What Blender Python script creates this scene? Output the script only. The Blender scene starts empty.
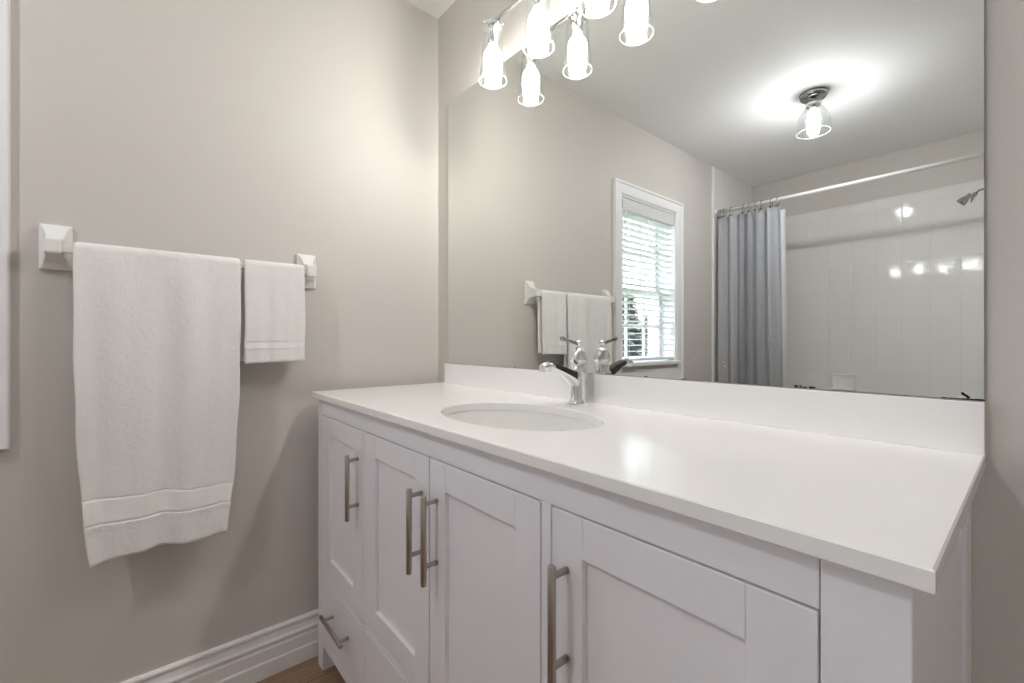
import bpy, bmesh, math, random
from mathutils import Vector, Matrix
PI = math.pi
C = bpy.context.scene.collection
sc = bpy.context.scene

# ------------------------------------------------------------------ camera, world, exposure
cam_d = bpy.data.cameras.new('camera'); cam = bpy.data.objects.new('camera', cam_d); C.objects.link(cam)
cam_d.sensor_width = 36; cam_d.lens = 444.2 / 1024 * 36; cam_d.clip_start = 0.02
cam.location = (1.624, -0.9715, 1.0882)
cam.rotation_euler = (PI / 2, 0, math.radians(90 - 40.32))
cam_d.shift_y = -0.0008
sc.camera = cam

SKY = 1.9
BULB_V = 25.5
BULB_C = 118.0
w = bpy.data.worlds.new('overcast_sky'); sc.world = w; w.use_nodes = True
nt = w.node_tree; bg = nt.nodes['Background']
tc = nt.nodes.new('ShaderNodeTexCoord'); nz = nt.nodes.new('ShaderNodeTexNoise'); nz.inputs['Scale'].default_value = 2.2
cr = nt.nodes.new('ShaderNodeValToRGB')
cr.color_ramp.elements[0].color = (0.74, 0.84, 1, 1); cr.color_ramp.elements[1].color = (0.93, 0.96, 1, 1)
nt.links.new(tc.outputs['Generated'], nz.inputs['Vector']); nt.links.new(nz.outputs['Fac'], cr.inputs['Fac'])
nt.links.new(cr.outputs['Color'], bg.inputs['Color']); bg.inputs['Strength'].default_value = SKY

sc.view_settings.view_transform = 'Standard'; sc.view_settings.look = 'None'
sc.view_settings.exposure = 2.72; sc.view_settings.gamma = 1.0
try: sc.view_settings.use_curve_mapping = False
except Exception: pass
cy = sc.cycles
cy.max_bounces = 14; cy.diffuse_bounces = 7; cy.glossy_bounces = 6; cy.transparent_max_bounces = 24; cy.transmission_bounces = 8
cy.caustics_reflective = False; cy.caustics_refractive = False
cy.sample_clamp_indirect = 4.0; cy.use_denoising = True; cy.use_light_tree = True

# daylight portal in the window opening
pl = bpy.data.lights.new('window_portal', 'AREA'); pl.shape = 'RECTANGLE'; pl.size = 0.66; pl.size_y = 1.06
pl.cycles.is_portal = True
po = bpy.data.objects.new('window_portal', pl); C.objects.link(po)
po.location = (-0.21, -1.587, 1.45); po.rotation_euler = (0, -PI / 2, 0)
# daylight portal in the window of the unseen bedroom added for fill light
pl2 = bpy.data.lights.new('fill_room_portal', 'AREA'); pl2.shape = 'RECTANGLE'; pl2.size = 0.7; pl2.size_y = 0.8
pl2.cycles.is_portal = True
po2 = bpy.data.objects.new('fill_room_portal', pl2); C.objects.link(po2)
po2.location = (1.95, -5.02, 1.6); po2.rotation_euler = (PI / 2, 0, 0)

# ------------------------------------------------------------------ materials
def nodes(name):
    m = bpy.data.materials.new(name); m.use_nodes = True
    t = m.node_tree; return m, t, t.nodes['Principled BSDF']
def mat(name, col, rough=0.5, metal=0.0, bump=0.0, scale=200.0, var=0.0, coat=0.0, spec=0.5, sheen=0.0):
    m, t, b = nodes(name)
    b.inputs['Base Color'].default_value = (*col, 1); b.inputs['Roughness'].default_value = rough
    b.inputs['Metallic'].default_value = metal; b.inputs['Specular IOR Level'].default_value = spec
    b.inputs['Coat Weight'].default_value = coat; b.inputs['Sheen Weight'].default_value = sheen
    c = t.nodes.new('ShaderNodeTexCoord'); n = t.nodes.new('ShaderNodeTexNoise')
    n.inputs['Scale'].default_value = scale; n.inputs['Detail'].default_value = 3
    t.links.new(c.outputs['Object'], n.inputs['Vector'])
    if bump:
        bp = t.nodes.new('ShaderNodeBump'); bp.inputs['Strength'].default_value = bump; bp.inputs['Distance'].default_value = 0.002
        t.links.new(n.outputs['Fac'], bp.inputs['Height']); t.links.new(bp.outputs['Normal'], b.inputs['Normal'])
    mx = t.nodes.new('ShaderNodeMix'); mx.data_type = 'RGBA'
    v = max(var, 0.01)
    mx.inputs[6].default_value = (*[x * (1 - v) for x in col], 1); mx.inputs[7].default_value = (*[min(1, x * (1 + v)) for x in col], 1)
    t.links.new(n.outputs['Fac'], mx.inputs[0]); t.links.new(mx.outputs[2], b.inputs['Base Color'])
    return m
M = {}
M['wall'] = mat('greige_paint', (0.63, 0.602, 0.565), 0.55, bump=0.08, scale=260, spec=0.3)
M['ceiling'] = mat('ceiling_paint', (0.86, 0.86, 0.85), 0.7, bump=0.06, scale=200, spec=0.2)
M['trim'] = mat('white_trim_paint', (0.87, 0.87, 0.87), 0.35, bump=0.03, scale=60)
M['cab'] = mat('white_cabinet_paint', (0.875, 0.868, 0.92), 0.36, bump=0.02, scale=90)
M['quartz'] = mat('white_quartz', (0.90, 0.895, 0.885), 0.12, var=0.012, scale=500, spec=0.22)
M['ceramic'] = mat('white_ceramic', (0.84, 0.84, 0.82), 0.08, coat=0.3)
M['chrome'] = mat('chrome', (0.86, 0.87, 0.88), 0.05, 1.0)
M['dchrome'] = mat('dark_chrome', (0.34, 0.34, 0.35), 0.15, 1.0)
M['shower_metal'] = mat('shower_chrome', (0.42, 0.42, 0.43), 0.08, 1.0)
M['nickel'] = mat('brushed_nickel', (0.47, 0.43, 0.385), 0.33, 1.0, bump=0.03, scale=300)
M['dark_reflection'] = mat('painted_dark_reflection', (0.02, 0.02, 0.022), 0.12)
M['plastic'] = mat('white_plastic', (0.82, 0.82, 0.81), 0.35)
M['blind'] = mat('white_blind_slat', (0.72, 0.72, 0.72), 0.4)
M['dark'] = mat('dark_plastic', (0.05, 0.05, 0.055), 0.4)
M['liner'] = mat('white_liner', (0.82, 0.82, 0.82), 0.5, bump=0.05, scale=60)
M['bark'] = mat('bark', (0.12, 0.09, 0.06), 0.9, bump=0.5, scale=20, var=0.3)
M['leaf'] = mat('needle_green', (0.10, 0.11, 0.095), 0.8, var=0.4, scale=4)
M['leaf2'] = mat('leaf_green', (0.08, 0.11, 0.05), 0.8, var=0.4, scale=4)
M['grass'] = mat('lawn', (0.10, 0.14, 0.06), 0.95, var=0.3, scale=3)
M['stain'] = mat('brown_stain', (0.16, 0.09, 0.04), 0.7, var=0.5, scale=300)
M['blackspot'] = mat('black_desilvering', (0.05, 0.05, 0.045), 0.6, var=0.5, scale=300)
M['speck'] = mat('dried_water_speck', (0.85, 0.85, 0.85), 0.6)

def make_mirror():
    m, t, b = nodes('mirror_glass')
    b.inputs['Base Color'].default_value = (0.835, 0.855, 0.835, 1); b.inputs['Metallic'].default_value = 1; b.inputs['Roughness'].default_value = 0.0
    return m
M['mirror'] = make_mirror()
M['mirror_edge'] = mat('mirror_edge', (0.16, 0.19, 0.18), 0.3)

def make_thin_glass(name, refl=0.9, tint=(0.97, 0.985, 0.98)):
    m = bpy.data.materials.new(name); m.use_nodes = True; t = m.node_tree; t.nodes.clear()
    o = t.nodes.new('ShaderNodeOutputMaterial'); mx = t.nodes.new('ShaderNodeMixShader')
    tr = t.nodes.new('ShaderNodeBsdfTransparent'); tr.inputs['Color'].default_value = (*tint, 1)
    g = t.nodes.new('ShaderNodeBsdfGlossy'); g.inputs['Roughness'].default_value = 0.03; g.inputs['Color'].default_value = (refl, refl, refl, 1)
    fw = t.nodes.new('ShaderNodeLayerWeight'); fw.inputs['Blend'].default_value = 0.5
    pw = t.nodes.new('ShaderNodeMath'); pw.operation = 'POWER'; pw.inputs[1].default_value = 4.0
    lw = t.nodes.new('ShaderNodeMath'); lw.operation = 'MULTIPLY_ADD'; lw.inputs[1].default_value = 0.75; lw.inputs[2].default_value = 0.045
    t.links.new(fw.outputs['Facing'], pw.inputs[0]); t.links.new(pw.outputs[0], lw.inputs[0])
    n = t.nodes.new('ShaderNodeTexNoise'); n.inputs['Scale'].default_value = 60
    bp = t.nodes.new('ShaderNodeBump'); bp.inputs['Strength'].default_value = 0.03; t.links.new(n.outputs['Fac'], bp.inputs['Height'])
    t.links.new(bp.outputs['Normal'], g.inputs['Normal'])
    t.links.new(lw.outputs[0], mx.inputs[0]); t.links.new(tr.outputs[0], mx.inputs[1]); t.links.new(g.outputs[0], mx.inputs[2])
    t.links.new(mx.outputs[0], o.inputs['Surface'])
    return m
M['glass'] = make_thin_glass('clear_shade_glass')
def make_rim():
    m = bpy.data.materials.new('polished_glass_edge'); m.use_nodes = True; t = m.node_tree; t.nodes.clear()
    o = t.nodes.new('ShaderNodeOutputMaterial'); mx = t.nodes.new('ShaderNodeMixShader'); m2 = t.nodes.new('ShaderNodeMixShader')
    tr = t.nodes.new('ShaderNodeBsdfTransparent'); tl = t.nodes.new('ShaderNodeBsdfTranslucent'); df = t.nodes.new('ShaderNodeBsdfDiffuse')
    df.inputs['Color'].default_value = (0.95, 0.95, 0.95, 1); tl.inputs['Color'].default_value = (0.95, 0.95, 0.95, 1)
    n = t.nodes.new('ShaderNodeTexNoise'); n.inputs['Scale'].default_value = 200
    m2.inputs[0].default_value = 0.5; t.links.new(df.outputs[0], m2.inputs[1]); t.links.new(tl.outputs[0], m2.inputs[2])
    mx.inputs[0].default_value = 0.25; t.links.new(tr.outputs[0], mx.inputs[1]); t.links.new(m2.outputs[0], mx.inputs[2])
    t.links.new(mx.outputs[0], o.inputs['Surface']); return m
M['glass_rim'] = make_rim()
M['pane'] = make_thin_glass('window_glass', 0.6, (0.95, 0.97, 0.97))

def make_emit(name, col, s):
    m, t, b = nodes(name)
    b.inputs['Base Color'].default_value = (0.9, 0.9, 0.9, 1)
    b.inputs['Emission Color'].default_value = (*col, 1); b.inputs['Emission Strength'].default_value = s
    n = t.nodes.new('ShaderNodeTexNoise'); n.inputs['Scale'].default_value = 3
    return m
M['bulb'] = make_emit('glowing_bulb', (1.0, 0.95, 0.90), BULB_V)
M['bulb_c'] = make_emit('glowing_ceiling_bulb', (0.98, 0.95, 1.0), BULB_C)

M['bulb_neck'] = make_emit('dim_bulb_neck', (1.0, 0.95, 0.92), 1.2)

def make_floor():
    m, t, b = nodes('wood_floor')
    c = t.nodes.new('ShaderNodeTexCoord'); mp = t.nodes.new('ShaderNodeMapping')
    mp.inputs['Rotation'].default_value = (0, 0, PI / 2)
    br = t.nodes.new('ShaderNodeTexBrick'); br.offset = 0.37
    br.inputs['Scale'].default_value = 1; br.inputs['Brick Width'].default_value = 1.1; br.inputs['Row Height'].default_value = 0.125
    br.inputs['Mortar Size'].default_value = 0.0015; br.inputs['Color1'].default_value = (0.36, 0.25, 0.155, 1)
    br.inputs['Color2'].default_value = (0.26, 0.175, 0.105, 1); br.inputs['Mortar'].default_value = (0.05, 0.03, 0.02, 1); br.inputs['Bias'].default_value = -0.1
    t.links.new(c.outputs['Object'], mp.inputs['Vector']); t.links.new(mp.outputs[0], br.inputs['Vector'])
    m2 = t.nodes.new('ShaderNodeMapping'); m2.inputs['Scale'].default_value = (30, 2.2, 2)
    t.links.new(c.outputs['Object'], m2.inputs['Vector'])
    n = t.nodes.new('ShaderNodeTexNoise'); n.inputs['Scale'].default_value = 2.5; n.inputs['Detail'].default_value = 8; n.inputs['Distortion'].default_value = 1.2
    t.links.new(m2.outputs[0], n.inputs['Vector'])
    mx = t.nodes.new('ShaderNodeMix'); mx.data_type = 'RGBA'; mx.blend_type = 'MULTIPLY'; mx.inputs[0].default_value = 0.75
    rp = t.nodes.new('ShaderNodeValToRGB'); rp.color_ramp.elements[0].position = 0.3; rp.color_ramp.elements[0].color = (0.55, 0.5, 0.46, 1)
    rp.color_ramp.elements[1].position = 0.7; rp.color_ramp.elements[1].color = (1.15, 1.1, 1.05, 1)
    t.links.new(n.outputs['Fac'], rp.inputs[0]); t.links.new(br.outputs['Color'], mx.inputs[6]); t.links.new(rp.outputs[0], mx.inputs[7])
    t.links.new(mx.outputs[2], b.inputs['Base Color']); b.inputs['Roughness'].default_value = 0.42
    bp = t.nodes.new('ShaderNodeBump'); bp.inputs['Strength'].default_value = 0.15; bp.inputs['Distance'].default_value = 0.002
    t.links.new(n.outputs['Fac'], bp.inputs['Height']); t.links.new(bp.outputs['Normal'], b.inputs['Normal'])
    return m
M['floor'] = make_floor()

def make_tile(name, horiz):                      # horiz: 'x' or 'y' is the wall's running direction
    m, t, b = nodes(name)
    c = t.nodes.new('ShaderNodeTexCoord'); sp = t.nodes.new('ShaderNodeSeparateXYZ'); cb = t.nodes.new('ShaderNodeCombineXYZ')
    t.links.new(c.outputs['Object'], sp.inputs[0])
    t.links.new(sp.outputs['X' if horiz == 'x' else 'Y'], cb.inputs['X']); t.links.new(sp.outputs['Z'], cb.inputs['Y'])
    mp = t.nodes.new('ShaderNodeMapping'); mp.inputs['Location'].default_value = (0.012, -0.045, 0)
    t.links.new(cb.outputs[0], mp.inputs['Vector'])
    br = t.nodes.new('ShaderNodeTexBrick'); br.offset = 0; br.inputs['Scale'].default_value = 1
    br.inputs['Brick Width'].default_value = 0.1465; br.inputs['Row Height'].default_value = 0.2
    br.inputs['Mortar Size'].default_value = 0.0016; br.inputs['Mortar Smooth'].default_value = 0.6
    br.inputs['Color1'].default_value = (0.78, 0.77, 0.745, 1); br.inputs['Color2'].default_value = (0.77, 0.76, 0.735, 1); br.inputs['Mortar'].default_value = (0.72, 0.71, 0.685, 1)
    t.links.new(mp.outputs[0], br.inputs['Vector']); t.links.new(br.outputs['Color'], b.inputs['Base Color'])
    n = t.nodes.new('ShaderNodeTexNoise'); n.inputs['Scale'].default_value = 9; t.links.new(c.outputs['Object'], n.inputs['Vector'])
    b1 = t.nodes.new('ShaderNodeBump'); b1.inputs['Strength'].default_value = 0.06; b1.inputs['Distance'].default_value = 0.01
    t.links.new(n.outputs['Fac'], b1.inputs['Height'])
    b2 = t.nodes.new('ShaderNodeBump'); b2.invert = True; b2.inputs['Strength'].default_value = 0.35; b2.inputs['Distance'].default_value = 0.002
    br2 = t.nodes.new('ShaderNodeTexBrick'); br2.offset = 0; br2.inputs['Scale'].default_value = 1; br2.inputs['Brick Width'].default_value = 0.1465
    br2.inputs['Row Height'].default_value = 0.2; br2.inputs['Mortar Size'].default_value = 0.005; br2.inputs['Mortar Smooth'].default_value = 1.0
    t.links.new(mp.outputs[0], br2.inputs['Vector']); t.links.new(br2.outputs['Fac'], b2.inputs['Height']); t.links.new(b1.outputs['Normal'], b2.inputs['Normal'])
    t.links.new(b2.outputs['Normal'], b.inputs['Normal']); b.inputs['Roughness'].default_value = 0.06
    return m
M['tile_x'] = make_tile('glazed_tile_back', 'x'); M['tile_y'] = make_tile('glazed_tile_side', 'y')

def make_terry():
    m, t, b = nodes('white_terry')
    c = t.nodes.new('ShaderNodeTexCoord'); n = t.nodes.new('ShaderNodeTexNoise'); n.inputs['Scale'].default_value = 420; n.inputs['Detail'].default_value = 4
    v = t.nodes.new('ShaderNodeTexNoise'); v.inputs['Scale'].default_value = 70; v.inputs['Detail'].default_value = 5
    for q in (n, v): t.links.new(c.outputs['Object'], q.inputs['Vector'])
    ad = t.nodes.new('ShaderNodeMath'); ad.operation = 'ADD'; t.links.new(n.outputs['Fac'], ad.inputs[0]); t.links.new(v.outputs['Fac'], ad.inputs[1])
    bp = t.nodes.new('ShaderNodeBump'); bp.inputs['Strength'].default_value = 0.75; bp.inputs['Distance'].default_value = 0.004
    t.links.new(ad.outputs[0], bp.inputs['Height']); t.links.new(bp.outputs['Normal'], b.inputs['Normal'])
    b.inputs['Base Color'].default_value = (0.94, 0.935, 0.92, 1); b.inputs['Roughness'].default_value = 0.95; b.inputs['Sheen Weight'].default_value = 0.3
    b.inputs['Specular IOR Level'].default_value = 0.1
    return m
M['terry'] = make_terry()
M['band'] = mat('woven_band', (0.94, 0.935, 0.92), 0.8, bump=0.15, scale=700, spec=0.2)

def make_curtain():
    m, t, b = nodes('grey_curtain_fabric')
    c = t.nodes.new('ShaderNodeTexCoord'); mp = t.nodes.new('ShaderNodeMapping'); mp.inputs['Scale'].default_value = (60, 60, 250)
    n = t.nodes.new('ShaderNodeTexNoise'); n.inputs['Scale'].default_value = 2; n.inputs['Detail'].default_value = 5
    t.links.new(c.outputs['Object'], mp.inputs[0]); t.links.new(mp.outputs[0], n.inputs['Vector'])
    r = t.nodes.new('ShaderNodeValToRGB'); r.color_ramp.elements[0].position = 0.35; r.color_ramp.elements[0].color = (0.36, 0.37, 0.39, 1)
    r.color_ramp.elements[1].position = 0.68; r.color_ramp.elements[1].color = (0.50, 0.51, 0.53, 1)
    t.links.new(n.outputs['Fac'], r.inputs[0]); t.links.new(r.outputs[0], b.inputs['Base Color'])
    b.inputs['Roughness'].default_value = 0.85
    return m
M['curtain'] = make_curtain()

# ------------------------------------------------------------------ mesh helpers
def new(): return bmesh.new()
def box(bm, x0, x1, y0, y1, z0, z1, bev=0.0, seg=2):
    r = bmesh.ops.create_cube(bm, size=1.0); vs = r['verts']
    for v in vs:
        v.co = Vector(((x0 + x1) / 2 + v.co.x * abs(x1 - x0), (y0 + y1) / 2 + v.co.y * abs(y1 - y0), (z0 + z1) / 2 + v.co.z * abs(z1 - z0)))
    if bev:
        es = list({e for v in vs for e in v.link_edges})
        bmesh.ops.bevel(bm, geom=es, offset=bev, segments=seg, affect='EDGES', profile=0.5)
    return bm
def lathe(bm, prof, center=(0, 0, 0), axis=(0, 0, 1), seg=24, smooth=True, cap=True, sx=1.0, sy=1.0):
    """prof: list of (radius, height) along axis."""
    a = Vector(axis).normalized(); q = a.to_track_quat('Z', 'Y'); c = Vector(center); rings = []
    for r, h in prof:
        ring = []
        for k in range(seg):
            t = 2 * PI * k / seg
            ring.append(bm.verts.new(c + q @ Vector((r * sx * math.cos(t), r * sy * math.sin(t), h))))
        rings.append(ring)
    for A, B in zip(rings, rings[1:]):
        for k in range(seg):
            f = bm.faces.new((A[k], A[(k + 1) % seg], B[(k + 1) % seg], B[k])); f.smooth = smooth
    if cap:
        for ring, rev in ((rings[0], True), (rings[-1], False)):
            f = bm.faces.new(list(reversed(ring)) if rev else ring); f.smooth = False
    return bm
def tube(bm, pts, r, seg=12, cap=True, sq=1.0):
    """tube along a polyline; r may be a list; sq flattens the second axis."""
    P = [Vector(p) for p in pts]; rr = r if isinstance(r, (list, tuple)) else [r] * len(P); rings = []
    up = None
    for i, p in enumerate(P):
        d = (P[min(i + 1, len(P) - 1)] - P[max(i - 1, 0)]).normalized()
        if up is None:
            up = Vector((0, 0, 1)) if abs(d.z) < 0.9 else Vector((0, 1, 0))
        s = d.cross(up).normalized(); u = s.cross(d).normalized(); up = u
        rings.append([bm.verts.new(p + rr[i] * (math.cos(2 * PI * k / seg) * s + sq * math.sin(2 * PI * k / seg) * u)) for k in range(seg)])
    for A, B in zip(rings, rings[1:]):
        for k in range(seg):
            f = bm.faces.new((A[k], B[k], B[(k + 1) % seg], A[(k + 1) % seg])); f.smooth = True
    if cap:
        bm.faces.new(rings[0]); bm.faces.new(list(reversed(rings[-1])))
    return bm
def extrude_profile(bm, prof, p0, p1, out):
    """prof: (distance out of the wall, height) polygon, run from p0 to p1; out = unit vector off the wall."""
    o = Vector(out); A = [bm.verts.new(Vector(p0) + o * d + Vector((0, 0, h))) for d, h in prof]
    B = [bm.verts.new(Vector(p1) + o * d + Vector((0, 0, h))) for d, h in prof]; n = len(prof)
    for k in range(n): bm.faces.new((A[k], A[(k + 1) % n], B[(k + 1) % n], B[k]))
    bm.faces.new(A); bm.faces.new(list(reversed(B)))
    return bm
def obj(name, bm, m, parent=None, at=None):
    if at is not None: bmesh.ops.translate(bm, verts=bm.verts, vec=-Vector(at))
    bmesh.ops.recalc_face_normals(bm, faces=bm.faces)
    me = bpy.data.meshes.new(name); bm.to_mesh(me); bm.free()
    o = bpy.data.objects.new(name, me); C.objects.link(o)
    for x in (m if isinstance(m, (list, tuple)) else [m]): me.materials.append(x)
    if at is not None: o.location = at
    if parent: 
        o.parent = parent
        if at is None: o.matrix_parent_inverse = Matrix.Translation(parent.location).inverted() if parent.parent is None else Matrix.Translation(parent.parent.location * 0).inverted()
    return o
def thing(name, label, cat, loc=(0, 0, 0), group=None):
    o = bpy.data.objects.new(name, None); C.objects.link(o); o.location = loc; o.empty_display_size = 0.05
    o['label'] = label; o['category'] = cat
    if group: o['group'] = group
    return o
def tag(o, label, cat, group=None, kind=None):
    o['label'] = label; o['category'] = cat
    if group: o['group'] = group
    if kind: o['kind'] = kind
    return o
def struct(name, bm, m, parent=None, label=None):
    o = obj(name, bm, m, parent)
    if parent is None: o['kind'] = 'structure'
    if label: o['label'] = label
    return o

# ------------------------------------------------------------------ room shell
H = 2.44; XR = 2.5; YT = -2.4646; YB = -3.1886; AX = 1.53   # right wall, tub front, tub back, alcove right
WY0, WY1, WZ0, WZ1 = -1.915, -1.279, 0.935, 1.975            # window opening in wall_left
T = 0.22
BY = -5.0; BX0, BX1 = 0.4, 3.6; DX0, DX1, DZ = 1.66, 2.42, 2.06     # unseen bedroom and doorway, added to bring in fill daylight
struct('floor', box(new(), -T, BX1 + T, BY - T, T, -0.1, 0), M['floor'], label='brown wood plank floor')
struct('ceiling', box(new(), -T, BX1 + T, BY - T, T, H, H + 0.1), M['ceiling'], label='white painted ceiling')
b = new()
box(b, -T, 0, WY1, T, 0, H); box(b, -T, 0, YB - T, WY0, 0, H); box(b, -T, 0, WY0, WY1, 0, WZ0); box(b, -T, 0, WY0, WY1, WZ1, H)
struct('wall_left', b, M['wall'], label='greige wall behind the towel rail')
struct('wall_mirror', box(new(), 0, XR, 0, T, 0, H), M['wall'], label='greige wall behind the mirror')
struct('wall_right', box(new(), XR, XR + T, YB - T, T, 0, H), M['wall'])
struct('wall_tub', box(new(), 0, AX, YB - T, YB, 0, H), M['wall'], label='back wall of the tub alcove')
b = new(); box(b, AX, DX0, YB - T, YT, 0, H); box(b, DX1, XR, YB - T, YT, 0, H); box(b, DX0, DX1, YB - T, YT, DZ, H)
struct('wall_front', b, M['wall'])
b = new(); box(b, XR, BX1, YB - T, YB, 0, H); box(b, BX0 - T, BX0, BY, YB - T, 0, H); box(b, BX1, BX1 + T, BY, YB, 0, H)
struct('wall_fill_room', b, M['wall'])
b = new(); box(b, BX0 - T, 1.6, BY - T, BY, 0, H); box(b, 2.3, BX1 + T, BY - T, BY, 0, H); box(b, 1.6, 2.3, BY - T, BY, 0, 1.2); box(b, 1.6, 2.3, BY - T, BY, 2.0, H)
struct('wall_fill_window', b, M['wall'])  # added bedroom wall, opening sized for the fill light
b = new()
for xx in (1.6, 2.26): box(b, xx, xx + 0.04, BY - 0.12, BY - 0.08, 1.2, 2.0)
for zz in (1.2, 1.58, 1.96): box(b, 1.64, 2.26, BY - 0.12, BY - 0.08, zz, zz + 0.04)
struct('window_fill_light', b, M['trim'])  # invented window frame, out of view, where the fill daylight enters
b = new(); cwd = 0.07
box(b, DX0 - 0.06, DX0 + 0.012, YT, YT + 0.016, 0, DZ + 0.05, 0.003); box(b, DX1 - 0.012, DX1 + 0.06, YT, YT + 0.016, 0, DZ + 0.05, 0.003); box(b, DX0 + 0.012, DX1 - 0.012, YT, YT + 0.016, DZ - 0.012, DZ + 0.05, 0.003)
box(b, DX0, DX0 + 0.012, YB - T, YT, 0, DZ); box(b, DX1 - 0.012, DX1, YB - T, YT, 0, DZ); box(b, DX0 + 0.012, DX1 - 0.012, YB - T, YT, DZ - 0.012, DZ)
struct('door_fill_light', b, M['trim'])  # trim of the added doorway that passes the bedroom fill light
TT = 2.12
o = struct('trim_1', box(new(), 0.0, AX, YB, YB + 0.009, 0.4, TT), M['tile_x'], label='glazed white wall tile above the tub')
o = struct('trim_2', box(new(), 0.0, 0.009, YB + 0.009, YT, 0.4, H - 0.001), M['tile_y'], label='glazed white tile on the alcove side wall')
o = struct('trim_3', box(new(), AX - 0.009, AX, YB + 0.009, YT, 0.4, H - 0.001), M['tile_y'])
struct('trim_4', box(new(), 0.0, 0.016, YT, YT + 0.022, 0.0, H - 0.001, 0.004), M['trim'], label='narrow white edge strip of the tub alcove')
bprof = [(0, 0), (0.019, 0), (0.019, 0.048), (0.016, 0.054), (0.016, 0.088), (0.0135, 0.094), (0.0135, 0.099), (0.017, 0.103), (0.017, 0.109), (0.012, 0.116),
         (0.010, 0.126), (0.0095, 0.134), (0.013, 0.139), (0.013, 0.146), (0.009, 0.1506), (0, 0.1506)]
struct('baseboard_left', extrude_profile(new(), bprof, (0, YT + 0.022, 0), (0, 0, 0), (1, 0, 0)), M['trim'], label='white moulded baseboard under the towels')
struct('baseboard_mirror', extrude_profile(new(), bprof, (1.57, 0, 0), (XR, 0, 0), (0, -1, 0)), M['trim'])
struct('baseboard_right', extrude_profile(new(), bprof, (XR, 0, 0), (XR, YT, 0), (-1, 0, 0)), M['trim'])

# ------------------------------------------------------------------ window
b = new(); cw = 0.078
fy0, fy1, fz0, fz1 = -1.99, -1.204, 0.826, 2.052
cprof = [(0, 0), (0, .019), (.003, .0225), (.013, .0225), (.016, .0195), (.018, .0165), (.070, .0145), (.074, .0115), (cw, .010), (cw, 0)]
rings = [[b.verts.new((x, y, z)) for y, z in ((fy0 + q, fz0 + q), (fy1 - q, fz0 + q), (fy1 - q, fz1 - q), (fy0 + q, fz1 - q))] for q, x in cprof]
for A, B in zip(rings, rings[1:] + rings[:1]):
    for k in range(4): b.faces.new((A[k], A[(k + 1) % 4], B[(k + 1) % 4], B[k]))
win = struct('window_1', b, M['trim'], label='white double-hung window with wide casing')
b = new(); x0 = -0.17
box(b, x0, 0.004, WY0, WY0 + 0.012, WZ0, WZ1); box(b, x0, 0.004, WY1 - 0.012, WY1, WZ0, WZ1)
box(b, x0, 0.004, WY0, WY1, WZ1 - 0.012, WZ1); box(b, x0, 0.004, WY0, WY1, WZ0, WZ0 + 0.012)
obj('window_jamb', b, M['trim'], win)
obj('window_sill', box(new(), -0.10, 0.034, fy0 + 0.05, fy1 - 0.05, WZ0 - 0.006, WZ0 + 0.016, 0.004), M['trim'], win)
def sash(name, xc, z0, z1):
    b = new(); y0, y1 = WY0 + 0.012, WY1 - 0.012; s = 0.034
    box(b, xc - 0.014, xc + 0.014, y0, y0 + s, z0, z1, 0.003); box(b, xc - 0.014, xc + 0.014, y1 - s, y1, z0, z1, 0.003)
    box(b, xc - 0.014, xc + 0.014, y0 + s, y1 - s, z0, z0 + s, 0.003); box(b, xc - 0.014, xc + 0.014, y0 + s, y1 - s, z1 - s, z1, 0.003)
    ym = (y0 + y1) / 2
    for q in (1 / 3, 2 / 3): box(b, xc - 0.006, xc + 0.006, y0 + (y1 - y0) * q - 0.008, y0 + (y1 - y0) * q + 0.008, z0 + s, z1 - s)
    box(b, xc - 0.006, xc + 0.006, y0 + s, y1 - s, (z0 + z1) / 2 - 0.008, (z0 + z1) / 2 + 0.008)
    f = obj(name, b, M['plastic'], win)
    obj('glass_pane', box(new(), xc - 0.002, xc + 0.002, y0 + s - 0.004, y1 - s + 0.004, z0 + s - 0.004, z1 - s + 0.004), M['pane'], f)
    g = new(); box(g, xc + 0.0141, xc + 0.0165, y0 + s - 0.006, y0 + s - 0.001, z0 + 0.02, z1 - 0.01); obj('weatherstrip', g, M['dark'], f)
sash('upper_sash', -0.142, 1.40, WZ1 - 0.012); sash('lower_sash', -0.112, WZ0 + 0.012, 1.435)

bl = thing('window_blind', 'white horizontal slat blind hanging open in the window', 'blind', (-0.035, (WY0 + WY1) / 2, WZ0 + 0.03))
by0, by1 = WY0 + 0.016, WY1 - 0.016
obj('valance', box(new(), -0.064, 0.0, by0, by1, 1.885, 1.962, 0.004), M['blind'], bl)
b = new(); z = 1.868; tl = math.radians(6); n = 0
while z > 1.0:
    hw = 0.0245; n += 1
    c_, s_ = math.cos(tl), math.sin(tl)
    prof = [(-hw, 0), (-hw / 2, .0016), (0, .0022), (hw / 2, .0016), (hw, 0), (hw, -.0026), (0, -.0004), (-hw, -.0026)]
    A = [b.verts.new((-0.035 + px * c_ - pz * s_, by0, z + px * s_ + pz * c_)) for px, pz in prof]
    B = [b.verts.new((-0.035 + px * c_ - pz * s_, by1, z + px * s_ + pz * c_)) for px, pz in prof]
    for k in range(len(prof)): b.faces.new((A[k], A[(k + 1) % 8], B[(k + 1) % 8], B[k]))
    b.faces.new(A); b.faces.new(list(reversed(B))); z -= 0.0385
obj('slats', b, M['blind'], bl)
obj('bottom_rail', box(new(), -0.061, -0.009, by0, by1, 0.962, 0.978, 0.004), M['blind'], bl)
b = new()
for yy in (by0 + 0.09, (by0 + by1) / 2, by1 - 0.09):
    for xx in (-0.059, -0.011): tube(b, [(xx, yy, 0.97), (xx, yy, 1.89)], 0.0009, 5)
obj('ladder_cord', b, M['plastic'], bl)
obj('mount_bracket', box(new(), -0.03, 0.003, by1 - 0.004, by1 + 0.0035, 1.898, 1.95, 0.001), M['dark'], bl)
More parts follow.
